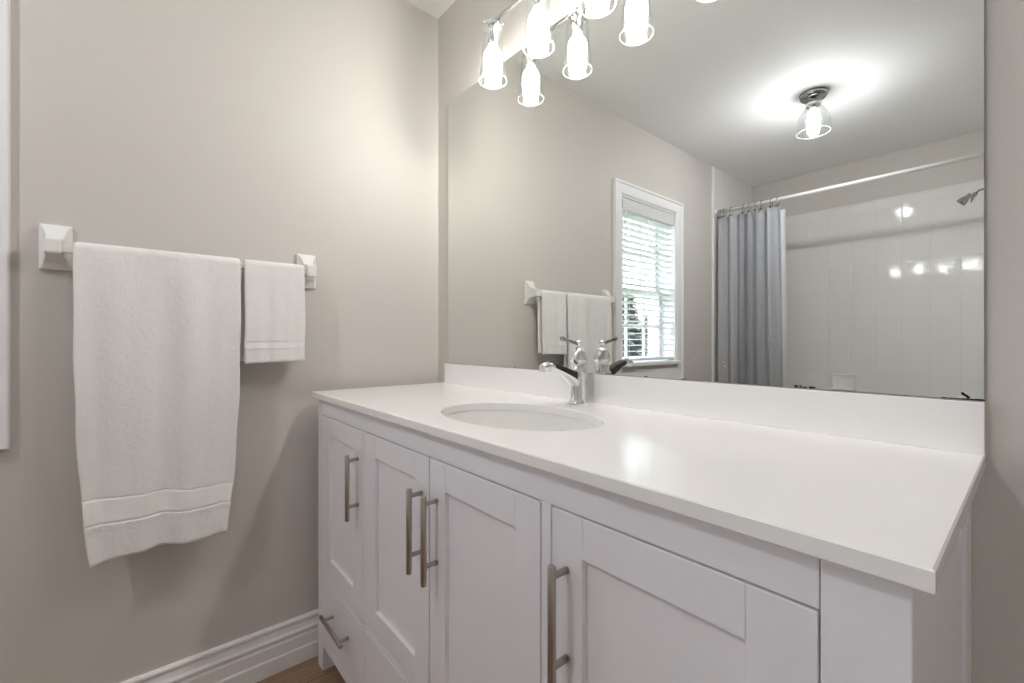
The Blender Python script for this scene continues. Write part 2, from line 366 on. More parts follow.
b = new(); tube(b, [(0.004, by1 - 0.035, 1.885), (0.005, by1 - 0.035, 1.35)], 0.0035, 6); obj('tilt_wand', b, M['plastic'], bl)

# ------------------------------------------------------------------ vanity
XL, XRt, YF = 0.0600, 1.561, -0.5005
van = thing('vanity_cabinet', 'white shaker style bathroom vanity cabinet with four doors and drawers', 'cabinet', (0.817, -0.25, 0))
TK = 0.020
b = new()
bv = 0.0012
box(b, XL, 0.1045, YF, YF + 0.055, 0, 0.8985, bv)                   # left post
box(b, 1.4985, XRt, YF, YF + 0.05, 0, 0.8985, bv)                   # right post
box(b, 0.1045, 1.4975, YF, YF + TK, 0.845, 0.8985, bv)              # top rail
box(b, 0.443, 0.458, YF, YF + TK, 0.085, 0.845, bv)                # stiles
box(b, 1.138, 1.158, YF, YF + TK, 0.085, 0.845, bv)
for a0, a1 in ((0.1045, 0.443), (0.458, 1.138), (1.158, 1.4985)):
    box(b, a0, a1, YF, YF + TK, 0.314, 0.3235, 0.0008)
    box(b, a0, a1, YF, YF + TK, 0.085, 0.112, bv)
obj('face_frame', b, M['cab'], van)
b = new()
box(b, XL, XL + 0.018, YF + 0.055, -0.0, 0.085, 0.8985)             # left side
box(b, XL, XL + 0.03, -0.055, -0.0, 0, 0.085)
box(b, XL + 0.018, XRt - 0.022, -0.012, -0.002, 0.085, 0.885)      # back
box(b, XL + 0.018, XRt - 0.022, YF + 0.03, -0.012, 0.087, 0.105)   # bottom
for xx in (0.4505, 1.148): box(b, xx - 0.009, xx + 0.009, YF + TK + 0.001, -0.012, 0.105, 0.70)
obj('carcass', b, M['cab'], van)
b = new()                                                           # right side: framed panel
box(b, XRt - 0.022, XRt, -0.075, 0, 0, 0.8985, bv)
box(b, XRt - 0.022, XRt, YF + 0.05, -0.055, 0.845, 0.8985, bv)
box(b, XRt - 0.022, XRt, YF + 0.05, -0.055, 0.085, 0.16, bv)
box(b, XRt - 0.022, XRt - 0.0045, YF + 0.05, -0.075, 0.16, 0.845)
obj('side_panel', b, M['cab'], van)

def bar_handle(parent, p0, p1, posts, r=0.006):
    """bar between p0 and p1 in front of the door; posts run back to the door face."""
    b = new(); P0, P1 = Vector(p0), Vector(p1)
    d = (P1 - P0).normalized(); e = 0.001
    tube(b, [P0, P0 + d * e, P1 - d * e, P1], [r - e, r, r, r - e], 16)
    for q in posts:
        q = Vector(q); tube(b, [q, Vector((q.x, YF + 0.0005, q.z))], r * 0.82, 12)
    o = obj('bar_handle', b, M['nickel'], parent); o['label'] = 'brushed nickel bar handle'; return o
HY = YF - 0.031
def door(x0, x1, z0, z1, hx, sl, sr, zi0, zi1):
    """shaker door: stiles sl / sr end the panel, zi0..zi1 panel height"""
    b = new(); g = 0.0012; y0, y1 = YF - 0.0005, YF + 0.0185
    x0 += 0.0020; x1 -= 0.0013; z0 += 0.0016; z1 -= 0.0016
    box(b, x0, sl, y0, y1, z0, z1, g); box(b, sr, x1, y0, y1, z0, z1, g)
    box(b, sl + .0002, sr - .0002, y0 + .0002, y1, zi1, z1, g); box(b, sl + .0002, sr - .0002, y0 + .0002, y1, z0, zi0, g)
    box(b, sl - .004, sr + .004, y0 + 0.0095, y1 - 0.003, zi0 - .004, zi1 + .004)
    d = obj('door', b, M['cab'], van)
    bar_handle(d, (hx, HY, 0.597), (hx, HY, 0.776), [(hx, HY, 0.635), (hx, HY, 0.761)])
door(0.106, 0.442, 0.325, 0.844, 0.412, 0.176, 0.374, 0.391, 0.785)
door(0.459, 0.800, 0.325, 0.844, 0.770, 0.527, 0.737, 0.391, 0.785)
door(0.801, 1.137, 0.325, 0.844, 0.832, 0.863, 1.077, 0.391, 0.785)
door(1.159, 1.498, 0.325, 0.844, 1.1905, 1.219, 1.434, 0.391, 0.785)
def drawer(x0, x1, z0, z1):
    b = new(); box(b, x0 + .0013, x1 - .0013, YF - 0.0005, YF + 0.0185, z0 + .0013, z1 - .0013, 0.0015)
    box(b, x0 + 0.02, x1 - 0.02, YF + 0.0185, YF + 0.36, z0 + 0.012, z1 - 0.03)
    d = obj('drawer', b, M['cab'], van); xm = (x0 + x1) / 2; zc = 0.229
    bar_handle(d, (xm - 0.089, HY, zc), (xm + 0.089, HY, zc), [(xm - 0.064, HY, zc), (xm + 0.064, HY, zc)])
drawer(0.106, 0.442, 0.113, 0.313); drawer(0.459, 1.137, 0.113, 0.313); drawer(1.159, 1.498, 0.113, 0.313)

# countertop with an oval cut-out, backsplash
CX0, CX1, CY0, CY1, CZ0, CZ1 = 0.0600, 1.5762, -0.5205, -0.001, 0.8988, 0.9185
SX, SY, SA, SB = 0.848, -0.299, 0.220, 0.150
top = thing('countertop', 'white quartz countertop with a tall backsplash on the vanity', 'countertop', (0.82, -0.26, CZ0))
NS = 96
def rect_pt(t, ins):
    dx, dy = SA * math.cos(t), SB * math.sin(t)
    k = []
    if dx > 1e-9: k.append((CX1 - SX) / dx)
    if dx < -1e-9: k.append((CX0 - SX) / dx)
    if dy > 1e-9: k.append((CY1 - SY) / dy)
    if dy < -1e-9: k.append((CY0 - SY) / dy)
    k = min(k); x, y = SX + dx * k, SY + dy * k
    return min(max(x, CX0 + ins), CX1 - ins), min(max(y, CY0 + ins), CY1 - ins)
angs = [2 * PI * k / NS for k in range(NS)]
for cx_, cy_ in ((CX0, CY0), (CX0, CY1), (CX1, CY0), (CX1, CY1)): angs.append(math.atan2((cy_ - SY) / SB, (cx_ - SX) / SA) % (2 * PI))
angs = sorted(angs)
b = new(); rings = []
bvl = 0.0018
for kind, ins, z in (('e', 0.0, CZ0), ('e', 0.0, CZ1 - bvl), ('e', bvl, CZ1), ('r', bvl, CZ1), ('r', 0, CZ1 - bvl), ('r', 0, CZ0 + bvl), ('r', bvl, CZ0)):
    ring = []
    for t in angs:
        if kind == 'e': x, y = SX + (SA + ins) * math.cos(t), SY + (SB + ins) * math.sin(t)
        else: x, y = rect_pt(t, ins)
        ring.append(b.verts.new((x, y, z)))
    rings.append(ring)
rings.append(rings[0])
for A, B in zip(rings, rings[1:]):
    for k in range(len(angs)):
        j = (k + 1) % len(angs)
        try: b.faces.new((A[k], A[j], B[j], B[k]))
        except ValueError: pass
obj('slab', b, M['quartz'], top)
obj('backsplash', box(new(), 0.078, CX1 - 0.0005, -0.018, -0.001, CZ1, 0.9970, 0.0012), M['quartz'], top)

# sink
snk = thing('sink', 'white oval undermount ceramic sink set in the countertop', 'sink', (SX, SY, CZ0 - 0.15))
b = new()
prof = [(1.10, 0.0), (1.015, 0.0), (1.0, -0.004), (0.985, -0.02), (0.955, -0.045), (0.90, -0.075), (0.80, -0.105), (0.64, -0.128), (0.44, -0.141), (0.22, -0.147), (0.105, -0.149)]
outer = [(0.105, -0.160), (0.46, -0.152), (0.68, -0.139), (0.84, -0.114), (0.94, -0.08), (0.995, -0.045), (1.02, -0.014), (1.10, -0.012)]
seg = 72; rings = []
for s, h in prof + outer:
    rings.append([b.verts.new((SX + s * SA * math.cos(2 * PI * k / seg), SY + s * SB * math.sin(2 * PI * k / seg), CZ0 - 0.0005 + h * 1.07)) for k in range(seg)])
rings.append(rings[0])
for A, B in zip(rings, rings[1:]):
    for k in range(seg):
        f = b.faces.new((A[k], A[(k + 1) % seg], B[(k + 1) % seg], B[k])); f.smooth = True
obj('basin', b, M['ceramic'], snk)
b = new(); lathe(b, [(0.024, -0.012), (0.024, 0.0), (0.022, 0.002), (0.016, 0.0015), (0.014, -0.002)], (SX, SY, CZ0 - 0.158), seg=28)
lathe(b, [(0.011, 0), (0.012, 0.004), (0.009, 0.006), (0.002, 0.007)], (SX, SY, CZ0 - 0.159), seg=20)
obj('drain', b, M['chrome'], snk)
b = new(); lathe(b, [(0.010, 0), (0.010, 0.003), (0.006, 0.003), (0.006, 0.0)], (SX, SY + SB * 0.955, CZ0 - 0.045), (0, -1, 0.5), seg=20)
obj('overflow_ring', b, M['chrome'], snk)

# ------------------------------------------------------------------ faucet
FX, FY = 0.824, -0.057
fc = thing('faucet', 'chrome single lever faucet with a low arched spout behind the sink', 'faucet', (FX, FY, CZ1))
b = new(); lathe(b, [(0.0275, 0.0), (0.0275, 0.004), (0.0245, 0.008), (0.0225, 0.011), (0.0215, 0.02), (0.0212, 0.085), (0.0212, 0.112)], (FX, FY, CZ1), seg=32)
obj('body', b, M['chrome'], fc)
b = new(); lathe(b, [(0.0222, 0.1125), (0.0238, 0.1155), (0.0238, 0.1205), (0.0218, 0.126), (0.0195, 0.137), (0.0150, 0.146), (0.0085, 0.1505), (0.0060, 0.153), (0.0060, 0.158), (0.0090, 0.160), (0.0095, 0.166), (0.007, 0.170), (0.003, 0.171)], (FX, FY, CZ1), seg=32)
obj('lever_cap', b, M['chrome'], fc)
b = new(); tube(b, [(FX, FY - 0.004, CZ1 + 0.162), (FX, FY - 0.028, CZ1 + 0.167), (FX, FY - 0.058, CZ1 + 0.174)], [0.0050, 0.0042, 0.0040], 12)
lathe(b, [(0.002, -0.007), (0.0055, -0.005), (0.0066, 0), (0.0055, 0.005), (0.002, 0.007)], (FX, FY - 0.062, CZ1 + 0.1752), (0, -1, 0.25), 16)
obj('lever', b, M['dchrome'], fc)
def spout_section(bm, d, ht, hb, wd, n=20):
    out = []
    for k in range(n):
        a = 2 * PI * k / n; cx0, sz0 = math.cos(a), math.sin(a)
        e = 0.5 if sz0 > 0 else 0.9                       # flat top, rounded underside
        zz = (ht + hb) / 2 + (ht - hb) / 2 * math.copysign(abs(sz0) ** e, sz0)
        out.append(bm.verts.new((FX + wd / 2 * math.copysign(abs(cx0) ** 0.6, cx0), FY - d, CZ1 + zz)))
    return out
b = new(); SP = [(0.012, 0.083, 0.040, 0.034), (0.022, 0.086, 0.048, 0.034), (0.040, 0.0925, 0.063, 0.033), (0.060, 0.099, 0.076, 0.031), (0.080, 0.105, 0.086, 0.029), (0.100, 0.110, 0.093, 0.027), (0.116, 0.1135, 0.0965, 0.026)]
rg = [spout_section(b, *q) for q in SP]
for A, B in zip(rg, rg[1:]):
    for k in range(20):
        f = b.faces.new((A[k], A[(k + 1) % 20], B[(k + 1) % 20], B[k])); f.smooth = True
b.faces.new(rg[0]); b.faces.new(list(reversed(rg[-1])))
obj('spout', b, M['chrome'], fc)
b = new(); prev = None; ri = []  # black band paints the chrome's dark reflection onto the upper spout
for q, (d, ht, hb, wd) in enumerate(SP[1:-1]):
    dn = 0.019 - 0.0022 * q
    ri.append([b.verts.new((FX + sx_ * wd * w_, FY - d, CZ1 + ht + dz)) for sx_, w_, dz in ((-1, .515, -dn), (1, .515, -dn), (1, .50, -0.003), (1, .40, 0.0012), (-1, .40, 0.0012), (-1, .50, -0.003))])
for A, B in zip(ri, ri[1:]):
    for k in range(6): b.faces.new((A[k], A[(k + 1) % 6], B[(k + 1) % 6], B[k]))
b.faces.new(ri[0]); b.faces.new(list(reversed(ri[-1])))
o = obj('spout_dark_reflection', b, M['dark_reflection'], fc); o['label'] = 'dark reflection on the chrome spout, painted as a black band'
b = new(); lathe(b, [(0.008, -0.016), (0.0108, -0.013), (0.0118, -0.006), (0.0118, 0.006), (0.0108, 0.010), (0.0095, 0.0105), (0.0085, 0.009)], (FX, FY - 0.127, CZ1 + 0.103), (0, -0.95, -0.35), 22)
obj('aerator', b, M['chrome'], fc)

# ------------------------------------------------------------------ mirror
MX0, MX1, MZ0, MZ1 = 0.0895, 1.5745, 0.9985, 2.044
b = new(); yb, yf2 = -0.001, -0.0065; BW = 0.014; off = -math.tan(math.radians(0.20)) * BW
def rect4(ins, y): return [b.verts.new(p) for p in ((MX0 + ins, y, MZ0 + ins), (MX1 - ins, y, MZ0 + ins), (MX1 - ins, y, MZ1 - ins), (MX0 + ins, y, MZ1 - ins))]
A0, A1, A2 = rect4(BW, yf2), rect4(0, yf2 + off), rect4(0, yb)
b.faces.new(A0)
for k in range(4):
    j = (k + 1) % 4; b.faces.new((A0[k], A0[j], A1[j], A1[k])); f = b.faces.new((A1[k], A1[j], A2[j], A2[k])); f.material_index = 1
f = b.faces.new(A2); f.material_index = 1
mir = obj('wall_mirror_glass', b, [M['mirror'], M['mirror_edge']])
mir.name = 'vanity_mirror'
tag(mir, 'large frameless rectangular mirror on the wall above the vanity', 'mirror')
random.seed(4)
def blob(bm, x, z, rx, rz, y=yf2 - 0.0004, n=9):
    ph = random.random() * 6; vs = []; vb = []
    for k in range(n):
        t = 2 * PI * k / n; q = 0.65 + 0.5 * random.random()
        p = (x + rx * q * math.cos(t), max(MZ0, z + rz * q * math.sin(t)))
        vs.append(bm.verts.new((p[0], y, p[1]))); vb.append(bm.verts.new((p[0], yf2 + 0.0001, p[1])))
    bm.faces.new(vs)
    for k in range(n): bm.faces.new((vs[k], vs[(k + 1) % n], vb[(k + 1) % n], vb[k]))
b = new()
for k in range(16): blob(b, 1.318 + 0.042 * random.random(), MZ0 + 0.0035 * random.random(), 0.002 + .002 * random.random(), 0.0012 + 0.001 * random.random())
o = obj('brown_stain', b, M['stain'], mir); o['label'] = 'small brown stains on the mirror edge'; o['kind'] = 'stuff'
b = new()
for k in range(26):
    x = 1.53 + 0.042 * random.random(); blob(b, x, MZ0 + 0.0006, 0.004, 0.0008 + max(0, x - 1.55) * 0.05)
for q in range(10): blob(b, 1.552 + 0.007 * q / 10, MZ0 + 0.009 - 0.006 * q / 10, 0.002, 0.0022)
for x in (0.50, 0.9, 1.0, 1.1): blob(b, x, MZ0 + 0.001, 0.006, 0.0012)
o = obj('desilvered_edge', b, M['blackspot'], mir); o['label'] = 'dark worn silvering along the mirror edge'; o['kind'] = 'stuff'
b = new()
for (x, z, r) in ((1.125, 1.048, .0012), (1.118, 1.040, .0009), (1.136, 1.056, .0013), (1.148, 1.063, .001), (1.127, 1.031, .0009), (1.108, 1.036, .0008), (1.190, 1.043, .0011), (1.193, 1.034, .0016), (1.160, 1.05, .0008), (1.205, 1.027, .0008), (1.10, 1.05, .0007), (1.142, 1.036, .0006)):
    blob(b, x, z, r * 1.5, r * 0.8)
obj('water_speck', b, M['speck'], mir)['kind'] = 'stuff'

# ------------------------------------------------------------------ vanity light
VL = thing('vanity_light', 'chrome four-bulb bar light with clear glass shades above the mirror', 'light', (0.806, 0, 2.145))
LY = -0.09; LX = [0.490, 0.703, 0.916, 1.129]; RZ = 2.115
b = new(); tube(b, [(LX[0] - 0.012, LY, RZ), (LX[3] + 0.012, LY, RZ)], 0.0085, 16); obj('rail', b, M['chrome'], VL)
obj('backplate', box(new(), 0.74, 0.88, -0.018, 0, 2.10, 2.20, 0.004), M['chrome'], VL)
for xx in (0.775, 0.845): obj('support_arm', tube(new(), [(xx, -0.018, RZ), (xx, LY, RZ)], 0.006, 12), M['chrome'], VL)
def lamp(x, y, zt, parent, glassprof, bulbprof, bm_mat, holder, zdome):
    b = new(); lathe(b, holder, (x, y, zt), seg=28)
    hd = obj('lamp_holder', b, M['chrome'], parent)
    for k in range(3):
        b = new(); a = PI / 6 + k * 2 * PI / 3
        d = Vector((math.cos(a), math.sin(a), 0)); p = Vector((x, y, zt + holder[1][1] - 0.006))
        R0 = max(r for r, h in holder)
        tube(b, [p + d * (R0 - 0.002), p + d * (R0 + 0.004)], 0.0014, 8); tube(b, [p + d * (R0 + 0.003), p + d * (R0 + 0.006)], 0.0032, 10)
        obj('thumb_screw', b, M['chrome'], hd)
    b = new(); th = 0.0025
    inn = [(max(r - th, 0.001), h) for r, h in glassprof]
    full = glassprof + list(reversed(inn)) + [glassprof[0]]
    lathe(b, full, (x, y, zt), seg=40, cap=False)
    bmesh.ops.remove_doubles(b, verts=b.verts, dist=1e-5)
    nf = len(b.faces); rr, hh = glassprof[-1]; rr -= th / 2
    ring = [(rr + 0.0008 * math.cos(2 * PI * q / 8), hh - 0.0003 + 0.0008 * math.sin(2 * PI * q / 8)) for q in range(9)]
    lathe(b, ring, (x, y, zt), seg=40, cap=False)
    for f in list(b.faces)[nf:]: f.material_index = 1
    obj('glass_shade', b, [M['glass'], M['glass_rim']], parent)
    b = new(); lathe(b, bulbprof, (x, y, zt), seg=18)
    for f in b.faces:
        if f.calc_center_median().z > zt + zdome: f.material_index = 1
    obj('light_bulb', b, [bm_mat, M['bulb_neck']], parent)
hold = [(0.010, 0.0), (0.012, -0.010), (0.030, -0.012), (0.031, -0.015), (0.031, -0.031), (0.018, -0.034), (0.017, -0.074), (0.0155, -0.078)]
gp = [(0.0285, -0.026), (0.0300, -0.034), (0.0325, -0.046), (0.0345, -0.070), (0.0370, -0.105), (0.0405, -0.145), (0.0450, -0.187), (0.0458, -0.192)]
bp = [(0.0135, -0.077), (0.0150, -0.083), (0.0195, -0.090), (0.0265, -0.101), (0.0305, -0.114), (0.0308, -0.126), (0.0290, -0.139), (0.0245, -0.152), (0.0238, -0.163), (0.0250, -0.180), (0.0232, -0.192), (0.016, -0.201), (0.006, -0.205)]
for x in LX: lamp(x, LY, RZ + 0.004, VL, gp, bp, M['bulb'], hold, -0.135)

# ceiling light
CLX, CLY = 0.838, -1.872
CL = thing('ceiling_light', 'semi flush chrome ceiling light with clear glass bell shade and lit bulb', 'light', (CLX, CLY, H))
b = new(); lathe(b, [(0.066, 0), (0.067, -0.006), (0.064, -0.02), (0.060, -0.026), (0.02, -0.028), (0.009, -0.031), (0.008, -0.042), (0.008, -0.05)], (CLX, CLY, H), seg=40)
obj('canopy', b, M['dchrome'], CL)
hc = [(0.010, 0.0), (0.020, -0.004), (0.034, -0.007), (0.0355, -0.010), (0.0355, -0.024), (0.020, -0.027), (0.019, -0.045), (0.016, -0.048)]
gc = [(0.033, -0.016), (0.036, -0.028), (0.048, -0.042), (0.062, -0.062), (0.073, -0.088), (0.0785, -0.115), (0.0795, -0.140), (0.0785, -0.165), (0.079, -0.168)]
bc = [(0.0135, -0.036), (0.016, -0.042), (0.022, -0.052), (0.0295, -0.066), (0.0325, -0.082), (0.0320, -0.100), (0.027, -0.118), (0.018, -0.131), (0.008, -0.1365)]
hc = [(0.010, 0.0), (0.020, -0.004), (0.034, -0.007), (0.0355, -0.010), (0.0355, -0.024), (0.020, -0.027), (0.019, -0.036), (0.016, -0.038)]
lamp(CLX, CLY, H - 0.045, CL, gc, bc, M['bulb_c'], hc, -0.104)

# ------------------------------------------------------------------ towel rail and towels
TR = thing('towel_rail', 'white ceramic towel rail with square posts on the left wall', 'towel rail', (0, -0.825, 1.30))
BX, BZ, BH = 0.058, 1.3165, 0.0095
def flange(yc):
    b = new(); hy, z0, z1 = 0.0305, 1.268, 1.3825
    def quad_stack(levels):
        rings = []
        for (x, ay0, ay1, az0, az1) in levels:
            rings.append([b.verts.new((x, ay0, az0)), b.verts.new((x, ay1, az0)), b.verts.new((x, ay1, az1)), b.verts.new((x, ay0, az1))])
        for A, B in zip(rings, rings[1:]):
            for k in range(4): b.faces.new((A[k], A[(k + 1) % 4], B[(k + 1) % 4], B[k]))
        b.faces.new(rings[0]); b.faces.new(rings[-1])
    quad_stack([(0, yc - hy, yc + hy, z0, z1), (0.010, yc - hy, yc + hy, z0, z1), (0.0135, yc - hy + .004, yc + hy - .004, z0 + .004, z1 - .004),
                (0.022, yc - 0.021, yc + 0.021, 1.288, 1.368), (0.032, yc - 0.0165, yc + 0.0165, 1.298, 1.352), (0.044, yc - 0.0155, yc + 0.0155, 1.300, 1.343),
                (0.074, yc - 0.0150, yc + 0.0150, 1.302, 1.338), (0.077, yc - 0.0125, yc + 0.0125, 1.3045, 1.3355)])
    bmesh.ops.bevel(b, geom=list(b.edges), offset=0.0012, segments=2, affect='EDGES')
    obj('post', b, M['ceramic'], TR)
flange(-1.125); flange(-0.5245)
b = new(); box(b, BX - BH, BX + BH, -1.112, -0.538, BZ - BH, BZ + BH, 0.003); obj('bar', b, M['ceramic'], TR)

def towel(name, label, yL, yR, zf, zb, thick, taper, waves, seed, band=None, gap=0.0, stray=0.0):
    """closed cloth shell draped over the bar. front falls to zf(t), back to zb. t=0 left (far -y), 1 right."""
    rnd = random.Random(seed); ph = [rnd.random() * 6.28 for _ in range(6)]
    NT = 56; r0 = BH + 0.002 + gap
    ztop = BZ + 0.004
    def path(s, t):          # s<0 front (metres below the bar top level), s>0 back; |s| in metres
        arc = r0 * PI / 2
        if abs(s) <= arc:
            a = s / r0; return BX + -r0 * math.sin(a), ztop + r0 * math.cos(a), (-math.sin(a), math.cos(a))
        d = abs(s) - arc
        if s < 0: return BX + r0, ztop - d, (1, 0)
        return BX - r0, ztop - d, (-1, 0)
    def surf(s, t, o, zend):
        arc = r0 * PI / 2; x, z, nrm = path(s, t); d = max(0, abs(s) - arc)
        f = 1 - math.exp(-d / 0.12)
        front = s < 0
        y = yL + (yR - yL) * t
        k = min(1, d / 0.8)
        mid = (yL + yR) / 2
        if True:
            y = y + (taper[0] * (1 - t) + taper[1] * t) * k ** 3.0 + 0.0012 * f * math.sin(9 * z * 3 + ph[0])
        if stray and not front: y -= stray * (1 - t) * f
        wv = sum(A * math.sin(2 * PI * n * t + p + 1.5 * d * sk) for (n, A, sk), p in zip(waves, ph))
        env = math.sin(PI * min(1, max(0, t))) ** 0.35
        x += wv * f * (1 if front else 0.35)
        if front: x += 0.006 * k + 0.002
        cr = 0.0009 * math.sin(14 * t + 22 * z + ph[3]) * math.sin(31 * z + 5 * t + ph[2]) * f
        x += cr
        # rounded side edges
        e = min(t, 1 - t) * abs(yR - yL); rr = thick
        q = 1.0 if e > rr else math.sqrt(max(0.0, 1 - (1 - e / rr) ** 2)) * 0.75 + 0.25
        return Vector((x + nrm[0] * o * q, y, z + nrm[1] * o * q))
    # sample list of s, front end to back end
    arc = r0 * PI / 2
    def srow(u, t):          # u in -1..1
        if u < 0:
            L = arc + (ztop - zf(t)); p_ = -u
            if band is None: return -L * p_
            L1, L2 = arc + ztop - band[0](t), arc + ztop - band[1](t)
            if p_ < UB: return -L1 * p_ / UB
            if p_ < UC: return -(L1 + (L2 - L1) * (p_ - UB) / (UC - UB))
            return -(L2 + (L - L2) * (p_ - UC) / (1 - UC))
        return (arc + (ztop - zb(t))) * u
    us = []; UB, UC = 0.78, 0.88
    NF = 130
    for i in range(NF + 1): us.append(-1 + i / NF * 1.0)
    us = sorted(set(us) | ({-UB - 0.0015, -UB + 0.0015, -UC - 0.0015, -UC + 0.0015} if band else set()))
    NBk = 60
    for i in range(1, NBk + 1): us.append(i / NBk)
    ts = []
    for j in range(NT + 1):
        t = j / NT; ts.append(0.5 - 0.5 * math.cos(PI * t) if False else t)
    w_ = thick / abs(yR - yL)
    ts = sorted(set([0, w_ * .15, w_ * .4, w_ * .7] + [w_ + (1 - 2 * w_) * j / NT for j in range(NT + 1)] + [1 - w_ * .7, 1 - w_ * .4, 1 - w_ * .15, 1]))
    def endround(u, t):
        s = srow(u, t); L = -srow(-1, t) if u < 0 else srow(1, t); e = L - abs(s)
        return 1.0 if e > thick * .8 else 0.35 + 0.65 * math.sqrt(max(0, 1 - (1 - e / (thick * .8)) ** 2))
    def depth_of(u, t):
        if band is None or u >= 0: return 0.0
        if UB + 0.001 < -u < UC - 0.001: return 0.0024
        return -0.0016 if (UC + 0.001 < -u < UC + 0.02) else 0.0
    b = new(); outer = []; inner = []
    for u in us:
        outer.append([b.verts.new(surf(srow(u, t), t, thick * .5 * endround(u, t) - depth_of(u, t), 0)) for t in ts])
        inner.append([b.verts.new(surf(srow(u, t), t, -thick * .5 * endround(u, t), 0)) for t in ts])
    def quads(G, flip):
        for A, B in zip(G, G[1:]):
            for j in range(len(ts) - 1):
                f = b.faces.new((A[j], A[j + 1], B[j + 1], B[j])); f.smooth = True
    quads(outer, 0); quads(inner, 1)
    for i in range(len(us) - 1):
        for j in (0, -1):
            f = b.faces.new((outer[i][j], outer[i + 1][j], inner[i + 1][j], inner[i][j])); f.smooth = True
    for i in (0, -1):
        for j in range(len(ts) - 1):
            f = b.faces.new((outer[i][j], outer[i][j + 1], inner[i][j + 1], inner[i][j])); f.smooth = True
    tw = obj(name, b, M['terry']); tag(tw, label, 'towel')
    if band is not None:
        b = new(); O = []; I = []
        for q in range(9):
            ro, ri = [], []
            for t in ts:
                h = band[1](t) + (band[0](t) - band[1](t)) * q / 8
                s = -(arc + ztop - h)
                ro.append(b.verts.new(surf(s, t, thick * .5 - 0.0016, 0))); ri.append(b.verts.new(surf(s, t, thick * .5 - 0.0036, 0)))
            O.append(ro); I.append(ri)
        for G in (O, I):
            for A, B in zip(G, G[1:]):
                for j in range(len(ts) - 1):
                    f = b.faces.new((A[j], A[j + 1], B[j + 1], B[j])); f.smooth = True
        for q in range(8):
            for j in (0, -1): b.faces.new((O[q][j], O[q + 1][j], I[q + 1][j], I[q][j]))
        for q in (0, -1):
            for j in range(len(ts) - 1): b.faces.new((O[q][j], O[q][j + 1], I[q][j + 1], I[q][j]))
        o = obj('woven_band', b, M['band'], tw); o['label'] = 'smooth woven band near the towel hem'
    return tw
towel('bath_towel', 'large white bath towel folded over the rail, reaching far down the wall', -1.089, -0.729,
      lambda t: 0.512 + 0.018 * t + 0.006 * math.sin(5 * t), lambda t: 0.74, 0.013, (0.030, -0.036),
      [(1.2, 0.0075, 0.4), (2.6, 0.0105, -0.5), (4.4, 0.0036, 1.0)], 3,
      band=(lambda t: 0.686 - 0.018 * t, lambda t: 0.617 - 0.006 * t))
towel('hand_towel', 'small white hand towel hanging near the rail end closest to the mirror', -0.7185, -0.5475,
      lambda t: 1.018 + 0.004 * t, lambda t: 1.026, 0.009, (0.014, 0.004),
      [(1.1, 0.0022, 0.8), (2.4, 0.0016, -1.2), (4.1, 0.0012, 2.4)], 8,
      band=(lambda t: 1.085, lambda t: 1.068), gap=0.001, stray=0.010)

# ------------------------------------------------------------------ tub alcove: rod, curtain, liner, tub, soap dish, shower head
RY, RZr, RR = -2.492, 2.082, 0.0125
rod = thing('curtain_rod', 'white shower curtain rod across the tub alcove', 'rod', (0.76, RY, RZr))
b = new(); tube(b, [(0.012, RY, RZr), (AX - 0.012, RY, RZr)], RR, 16); obj('pole', b, M['plastic'], rod)
for xx, dd in ((0.009, 1), (AX - 0.009, -1)):
    b = new(); lathe(b, [(0.028, 0), (0.028, 0.006), (0.019, 0.012), (0.016, 0.024)], (xx, RY, RZr), (dd, 0, 0), 20); obj('wall_flange', b, M['plastic'], rod)
# the right end of the rod is carried by a short wall return
def curtain_mesh(x0, x1, y, ztop, zbot, folds, amp, seed, thick=0.0016, open_=0.0):
    rnd = random.Random(seed); b = new(); NX, NZ = 260, 26; F = []; K = []
    ph = [rnd.random() * 6 for _ in range(4)]
    for i in range(NZ + 1):
        k = i / NZ; z = ztop + (zbot - ztop) * k; rf = []; rk = []
        for j in range(NX + 1):
            t = j / NX
            a = 2 * PI * folds * (t + 0.035 * math.sin(7 * t + ph[0]) + 0.006 * math.sin(3 * k + 9 * t))
            am = amp * (0.75 + 0.35 * math.sin(5.3 * t + ph[1])) * (0.8 + 0.35 * k)
            yy = y + am * math.sin(a) + 0.25 * am * math.sin(2.3 * a + ph[2] + 1.2 * k)
            xx = x0 + (x1 - x0) * t + 0.30 * am * math.cos(a * 1.0) + open_ * k * t
            sag = -0.006 * (1 - abs(math.cos(a / 2))) * (1 - k)
            rf.append(b.verts.new((xx, yy, z + sag))); rk.append(b.verts.new((xx, yy - thick, z + sag)))
        F.append(rf); K.append(rk)
    for G in (F, K):
        for A, B in zip(G, G[1:]):
            for j in range(NX):
                f = b.faces.new((A[j], A[j + 1], B[j + 1], B[j])); f.smooth = True
    for j in range(NX):
        b.faces.new((F[0][j], F[0][j + 1], K[0][j + 1], K[0][j])); b.faces.new((F[-1][j], F[-1][j + 1], K[-1][j + 1], K[-1][j]))
    for i in range(NZ):
        for j in (0, -1): b.faces.new((F[i][j], F[i + 1][j], K[i + 1][j], K[i][j]))
    return b
cu = obj('shower_curtain', curtain_mesh(0.028, 0.462, RY + 0.006, 2.036, 0.16, 6.0, 0.030, 12, open_=0.02), M['curtain'])
tag(cu, 'grey fabric shower curtain bunched at the left end of the rod', 'curtain')
ln = obj('shower_liner', curtain_mesh(0.03, 0.468, RY - 0.085, 2.030, 0.48, 7.0, 0.006, 9, thick=0.0008, open_=0.02), M['liner'])
tag(ln, 'white liner showing past the edge of the grey shower curtain', 'curtain liner')
ring0 = None
rxs = [0.040, 0.060, 0.080, 0.130, 0.222, 0.262, 0.308, 0.345, 0.410, 0.450]
